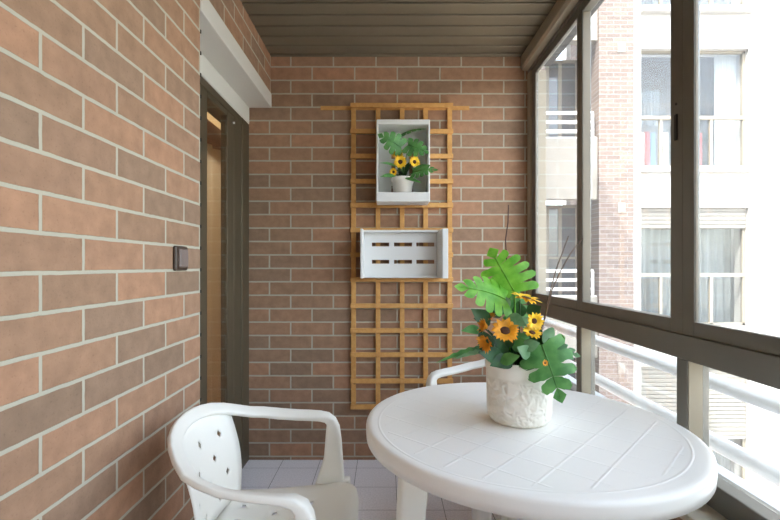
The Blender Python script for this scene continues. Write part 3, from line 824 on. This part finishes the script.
# ------------------------------------------------------------------ monobloc armchairs (built facing +x)
def make_chair(label):
    root = thing('garden_chair', label, 'chair', (0, 0, 0), group=None)
    W = M['white_plastic']
    half = [(-.220, 0, .714), (-.2175, .045, .7125), (-.2105, .085, .708), (-.198, .125, .701), (-.178, .162, .690), (-.150, .198, .674), (-.115, .232, .657)]
    back = [(x, -y, z) for x, y, z in half[::-1]] + half[1:]
    def rim_at(y):
        y = abs(y)
        for a, b in zip(half, half[1:]):
            if a[1] <= y <= b[1]:
                t = (y - a[1]) / (b[1] - a[1]); return a[0] + (b[0] - a[0]) * t, a[2] + (b[2] - a[2]) * t
        return half[-1][0], half[-1][2]
    # backrest shell with diamond holes, and the rolled rim
    mb = MB()
    NU, NV = 13, 10
    def P(u, v):
        hw = .163 + .012 * v
        y = u * hw
        xr, zr = rim_at(y)
        zb_ = .425
        xb_ = -.152 + .9 * y * y
        z = zb_ + (zr - .004 - zb_) * v
        x = xb_ + (xr - xb_) * v + .018 * math.sin(PI * v)
        return Vector((x, y, z))
    g = [[len(mb.v) + j * (NU + 1) + i for i in range(NU + 1)] for j in range(NV + 1)]
    for j in range(NV + 1):
        for i in range(NU + 1):
            mb.v.append(P(-1 + 2 * i / NU, j / NV))
    for j in range(NV):
        for i in range(NU):
            q = [g[j][i], g[j][i + 1], g[j + 1][i + 1], g[j + 1][i]]
            hole = 1 <= j <= NV - 3 and j % 2 == 1 and i % 4 == (2 if (j // 2) % 2 else 0) and 1 <= i <= NU - 2
            if not hole: mb.f.append(tuple(q)); continue
            c_ = [-1 + 2 * (i + .5) / NU, (j + .5) / NV]
            du, dv = 1 / NU, .5 / NV
            pp = []
            for a, b in ((0, -.85), (.75, 0), (0, .85), (-.75, 0)):
                pp.append(len(mb.v)); mb.v.append(P(c_[0] + a * du, c_[1] + b * dv))
            A, B_, C_, D_ = q
            mb.f += [(A, B_, pp[0]), (B_, pp[1], pp[0]), (B_, C_, pp[1]), (C_, pp[2], pp[1]), (C_, D_, pp[2]), (D_, pp[3], pp[2]), (D_, A, pp[3]), (A, pp[0], pp[3])]
    bk = mb.build('backrest', W, root, smooth=True, solid=.006, local=True)
    # one moulded band: post, armrest, back rim, armrest, post, cut where the armrests meet the rim
    arm = [(-.08, .252, .650), (-.03, .266, .640), (.03, .272, .634), (.07, .274, .632), (.104, .274, .630), (.130, .273, .625), (.145, .272, .613), (.151, .270, .594), (.153, .266, .55), (.154, .258, .50), (.150, .246, .450), (.144, .238, .402)]
    aw = [.044, .046, .046, .046, .045, .043, .041, .040, .038, .038, .038, .038]
    ah = [.017, .018, .018, .019, .021, .026, .034, .044, .054, .062, .082, .105]
    ar = [26, 22, 20, 18, 15, 9, 4, 0, 0, 0, 0, 0]
    full = [(x, -y, z) for x, y, z in arm[::-1]] + back + arm
    nb, na = len(back), len(arm)
    bell = [math.sin(PI * i / (nb - 1)) for i in range(nb)]
    fw = aw[::-1] + [.044 - .006 * b for b in bell] + aw
    fh = ah[::-1] + [.017] * nb + ah
    fr_ = ar[::-1] + [28 + 22 * b for b in bell] + ar
    def bandside(i, t):
        if i < 6: return (0, -1, 0)
        if i >= na + nb + 6: return (0, 1, 0)
        o_ = Vector((-t.y, t.x, 0)).normalized(); a_ = R(fr_[i])
        return o_ * math.cos(a_) + Vector((0, 0, 1)) * math.sin(a_)
    mb = MB()
    mb.sweep(full, fw, fh, bandside, n=16)
    mb.build('arm_band', W, root, smooth=True, local=True)
    # seat: dished pan with rolled front and sides
    mb = MB()
    xs = [-.165, -.12, -.07, -.02, .03, .08, .13, .17, .205, .228, .240, .244, .243]
    zs = [.425, .421, .418, .417, .418, .421, .425, .429, .430, .424, .410, .390, .365]
    ys = [-.236, -.233, -.222, -.200, -.165, -.125, -.085, -.045, 0, .045, .085, .125, .165, .200, .222, .233, .236]
    dz = [-.050, -.022, -.004, .004, .003, 0, -.003, -.004, -.005, -.004, -.003, 0, .003, .004, -.004, -.022, -.050]
    def S(i, j):
        ta = 1 - .16 * max(0, (.06 - xs[i]) / .225)
        return Vector((xs[i] - (.012 * (abs(ys[j]) / .236) ** 4 if i > 7 else 0), ys[j] * ta, zs[i] + dz[j] * (1 if i < 10 else .4)))
    ny = len(ys)
    for i in range(len(xs)):
        for j in range(ny): mb.v.append(S(i, j))
    for i in range(len(xs) - 1):
        for j in range(ny - 1):
            q = [i * ny + j, (i + 1) * ny + j, (i + 1) * ny + j + 1, i * ny + j + 1]
            if i in (1, 3, 5) and j in ((5, 7, 8, 10) if i != 3 else (4, 6, 9, 11)):
                c_ = sum((mb.v[k] for k in q), Vector()) / 4
                dx_ = (mb.v[q[1]] - mb.v[q[0]]) / 2; dy_ = (mb.v[q[3]] - mb.v[q[0]]) / 2
                pp = []
                for a, b in ((-.25, -.5), (.25, -.5), (.25, .5), (-.25, .5)):
                    pp.append(len(mb.v)); mb.v.append(c_ + dx_ * a + dy_ * b)
                for k in range(4):
                    mb.f.append((q[k], q[(k + 1) % 4], pp[(k + 1) % 4], pp[k]))
            else: mb.f.append(tuple(q))
    mb.build('seat', W, root, smooth=True, solid=.006, local=True)
    for sgn in (-1, 1):
        mb = MB(); mb.sweep([(.176, sgn * .238, .43), (.19, sgn * .242, .3), (.225, sgn * .262, 0)], [.046, .044, .04], [.07, .055, .042], lambda i, t: (0, 1, 0), n=16)
        mb.build('leg', W, root, smooth=True, local=True)
        mb = MB(); mb.sweep([(-.15, sgn * .17, .46), (-.165, sgn * .188, .38), (-.20, sgn * .222, 0)], [.04, .042, .038], [.03, .05, .042], lambda i, t: (0, 1, 0), n=16)
        mb.build('leg', W, root, smooth=True, local=True)
    return root
def copy_tree(o, parent=None):
    c_ = o.copy(); COL.objects.link(c_)
    if parent is not None: c_.parent = parent
    for ch in list(o.children): copy_tree(ch, c_)
    return c_
ch1 = make_chair('white plastic armchair standing by the brick wall in front of sliding door')
ch1.location = (-.33, 1.253, 0); ch1.rotation_euler = (0, 0, 0)
ch1['group'] = 'white plastic garden chairs'
ch2 = copy_tree(ch1)
ch2['label'] = 'white plastic armchair behind the table, only one armrest showing below the trellis'
ch2['group'] = 'white plastic garden chairs'
th = R(-148)
P1 = Vector((.193, 2.09))
lc = Vector((.17, -.275))
ch2.location = (P1.x - (math.cos(th) * lc.x - math.sin(th) * lc.y), P1.y - (math.sin(th) * lc.x + math.cos(th) * lc.y), 0)
ch2.rotation_euler = (0, 0, th)

# ------------------------------------------------------------------ outside: railing
rl = thing('balcony_railing', 'white tubular railing just outside the lower balcony windows', 'railing', (1.05, 0, 0))
for z in (.766, .575):
    MB().tube([(1.05, Y0, z), (1.05, BY + .6, z)], .0255, n=20).build('rail', M['rail_white'], rl, smooth=True)
struct(MB().box(.92, 1.12, Y0, BY + .6, -.2, .02).build('trim_6', M['render_white']))
for y in (BY + .5, -2.2):
    MB().tube([(1.05, y, .02), (1.05, y, .77)], .018, n=14).build('post', M['rail_white'], rl, smooth=True)

# ------------------------------------------------------------------ outside: the facing apartment block
FS = 54.8; FY = F / FS                        # its facade lies about 8.2 m away
def fx(px): return (px - CX) / FS
def fz(py): return EYE - (py - CY) / FS
ap = thing('apartment_building', 'pale apartment block with brick pillar and tall windows across the courtyard', 'building', (6, FY, -9))
G0, G1 = -9.0, 12.0
FLH = 2.9
wx0, wx1 = fx(641), fx(749)
wins = []                                     # (z0, z1) of every storey's window
for k in range(-3, 3):
    z1 = fz(54) + k * FLH; wins.append((z1 - 2.06, z1 + .10))
mb = MB()
fl_, fr_ = fx(632), 15.0
mb.box(fl_, wx0, FY, FY + .35, G0, G1); mb.box(wx1, fr_, FY, FY + .35, G0, G1)
zprev = G0
for a, b in wins:
    mb.box(wx0, wx1, FY, FY + .35, zprev, a); zprev = b
mb.box(wx0, wx1, FY, FY + .35, zprev, G1)
mb.box(fl_, fr_, FY + 3, FY + 3.2, G0, G1)
fc = mb.build('facade', M['render_white'], ap)
for k, (a, b) in enumerate(wins):
    MB().box(wx0 - .02, wx1 + .04, FY - .10, FY + .08, a - .10, a).build('sill', M['render_white'], fc)
    yg = FY + .09
    wm = MB()
    t = .045
    tr_ = a + (b - a) * .43
    wm.box(wx0, wx1, yg, yg + .05, a, a + t); wm.box(wx0, wx1, yg, yg + .05, b - t, b)
    wm.box(wx0, wx0 + t, yg, yg + .05, a, b); wm.box(wx1 - t, wx1, yg, yg + .05, a, b)
    wm.box(wx0, wx1, yg - .01, yg + .05, tr_ - .035, tr_ + .03)
    for px in (664, 715):
        X = fx(px); wm.box(X - .025, X + .025, yg, yg + .05, a, tr_)
    X = fx(690); wm.box(X - .03, X + .03, yg, yg + .05, tr_, b)
    w_ = wm.build('window', M['far_frame'], ap)
    MB().box(wx0, wx1, yg + .02, yg + .03, a, b).build('pane', M['far_pane'] if 'far_pane' in M else M['glass'], w_)
    MB().box(wx0 - .3, wx1 + .3, yg + .9, yg + 1.0, a - .3, b + .3).build('room_back', M['far_dark'], w_)
    if k == 3 + 0:                            # curtain and clothes airing behind the glass
        def drape(x0, x1, z0, z1, y, mat, nm, amp=.03, fq=9):
            m_ = MB(); n_ = 40
            m_.rings([[(x0 + (x1 - x0) * i / n_, y + amp * math.sin(i * fq / 6), z) for i in range(n_ + 1)] for z in (z0, z1)], cap=False, closed=False)
            return m_.build(nm, M[mat], w_, smooth=True)
        drape(fx(726), fx(752), a, b, yg + .2, 'cloth_pale', 'curtain')
        drape(fx(648), fx(653), a, fz(128), yg + .2, 'cloth_white', 'hanging_cloth')
        drape(fx(654), fx(659), a, fz(127), yg + .2, 'cloth_red', 'hanging_cloth', .02)
        drape(fx(660), fx(665), a, fz(128), yg + .2, 'cloth_blue', 'hanging_cloth', .02)
        drape(fx(673), fx(678), a, fz(128), yg + .2, 'cloth_white', 'hanging_cloth', .02)
        drape(fx(707), fx(715), a, fz(128), yg + .25, 'cloth_red', 'hanging_cloth', .02)
        drape(fx(643), fx(676), fz(118) , fz(80), yg + .4, 'cloth_grey', 'curtain')
    elif k >= 1:
        m_ = MB(); n_ = 90
        m_.rings([[(wx0 + (wx1 - wx0) * i / n_, yg + .35 + .03 * math.sin(i * .9), z) for i in range(n_ + 1)] for z in (a, b)], cap=False, closed=False)
        m_.build('curtain', M['cloth_grey'], w_, smooth=True)
    drop = {2: .365, 1: 1.33, 0: .5, 4: .3, 5: .6}.get(k, 0)
    if drop:
        m_ = MB(); z = b
        while z > b - drop:
            m_.box(wx0 + .01, wx1 - .01, yg - .035, yg - .012, z - .068, z - .008); m_.box(wx0 + .01, wx1 - .01, yg - .025, yg - .015, z - .08, z)
            z -= .075
        m_.build('blind', M['blind'], w_)
# brick pillars and the recessed balcony bay between them
bp0, bp1 = fx(597.5), fx(632)
MB().box(bp0, bp1, FY - .06, FY + 1.2, G0, G1).build('pillar', M['brick_far'], ap)
MB().box(fx(500), fx(544), FY - .06, FY + 1.2, G0, G1).build('pillar', M['brick_far'], ap)
for k in range(-2, 3):
    z = fz(208) + k * FLH + .0
    X = fx(619.5)
    m_ = MB().box(X - .07, X + .07, FY - .075, FY - .055, z - .09, z + .09)
    v_ = m_.build('vent', M['vent'], ap)
    MB().box(X - .045, X + .045, FY - .08, FY - .07, z - .06, z + .06).build('grille', M['vent'], v_)
q0, q1 = fx(544), bp0
for k in range(-3, 3):
    o_ = k * FLH
    s1, s0 = fz(138) + o_, fz(199) + o_
    MB().box(q0, q1, FY, FY + .18, s0, s1).build('spandrel', M['render_cream'], ap)
    MB().box(q0, q1, FY + .18, FY + 1.0, s0 + .55, s0 + .75).build('balcony_slab', M['render_cream'], ap)
    rm = MB()
    for dy in (112, 121.2, 130.5):
        z = fz(dy) + o_
        rm.tube([(q0, FY + .06, z), (q1 - .06, FY + .06, z)], .032, n=10)
    rm.tube([(q1 - .06, FY + .06, s1), (q1 - .06, FY + .06, fz(112) + o_)], .025, n=10)
    rm.box(q0, q1, FY + .02, FY + .12, s1, s1 + .025)
    rm.build('railing', M['rail_white'], ap)
    # glazed screen behind
    a, b = s1 - .45, s0 + FLH
    gm_ = MB(); yb_ = FY + .8
    for X in (q0 + .03, fx(563), fx(577), q1 - .03): gm_.box(X - .035, X + .035, yb_, yb_ + .05, a, b)
    gm_.box(q0, q1, yb_, yb_ + .05, b - .06, b); gm_.box(q0, q1, yb_ + .001, yb_ + .049, a + 1.15, a + 1.2)
    g_ = gm_.build('window', M['far_frame'], ap)
    MB().box(q0, q1, yb_ + .02, yb_ + .03, a, b).build('pane', M['far_glass'], g_)
mb = MB()
mb.box(-7, .90, Y0 - .15, FY + .3, H + .2501, 9.0)          # unseen storeys over and under, and the wing beyond, added to shade the facade
mb.box(-7, .92, Y0 - .15, FY + .3, G0, -.2001)
mb.box(-7, .80, 3.9, FY + .3, -.2001, H + .2501)
struct(mb.build('wall_building', M['brick_far']))
struct(MB().box(-30, 30, -30, 40, G0 - .3, G0).build('ground', M['ground']))

# ------------------------------------------------------------------ light
w = bpy.data.worlds.new('world'); scene.world = w; w.use_nodes = True
N, L = w.node_tree.nodes, w.node_tree.links
sky = N.new('ShaderNodeTexSky'); sky.sky_type = 'NISHITA'
sky.sun_disc = False; sky.sun_elevation = R(57); sky.sun_rotation = R(228); sky.air_density = 1.0; sky.dust_density = 2.5; sky.ozone_density = 1.0
hs = N.new('ShaderNodeHueSaturation'); hs.inputs['Saturation'].default_value = .6; L.new(sky.outputs[0], hs.inputs['Color'])
ti = N.new('ShaderNodeMixRGB'); ti.blend_type = 'MULTIPLY'; ti.inputs[0].default_value = 1; ti.inputs['Color2'].default_value = (1, .99, .935, 1); L.new(hs.outputs[0], ti.inputs['Color1'])
bgn = N['Background']; L.new(ti.outputs[0], bgn.inputs['Color']); bgn.inputs['Strength'].default_value = 1.0
sd = bpy.data.lights.new('sun', 'SUN'); sd.energy = 5.5; sd.angle = R(.6); sd.color = (1, .95, .88)
so = bpy.data.objects.new('sun', sd); COL.objects.link(so)
so.rotation_euler = Vector((1.1, 1.0, -2.3)).to_track_quat('-Z', 'Y').to_euler()
ld = bpy.data.lights.new('room_lamp', 'POINT'); ld.energy = 20; ld.color = (1, .86, .68); ld.shadow_soft_size = .12
lo = bpy.data.objects.new('room_lamp', ld); COL.objects.link(lo); lo.location = (-1.5, 2.55, 2.28)

vs = scene.view_settings
vs.view_transform = 'Standard'; vs.look = 'None'; vs.gamma = 1; vs.use_curve_mapping = False
vs.exposure = .98
scene.cycles.use_denoising = True
scene.cycles.max_bounces = 10; scene.cycles.diffuse_bounces = 6; scene.cycles.transparent_max_bounces = 16
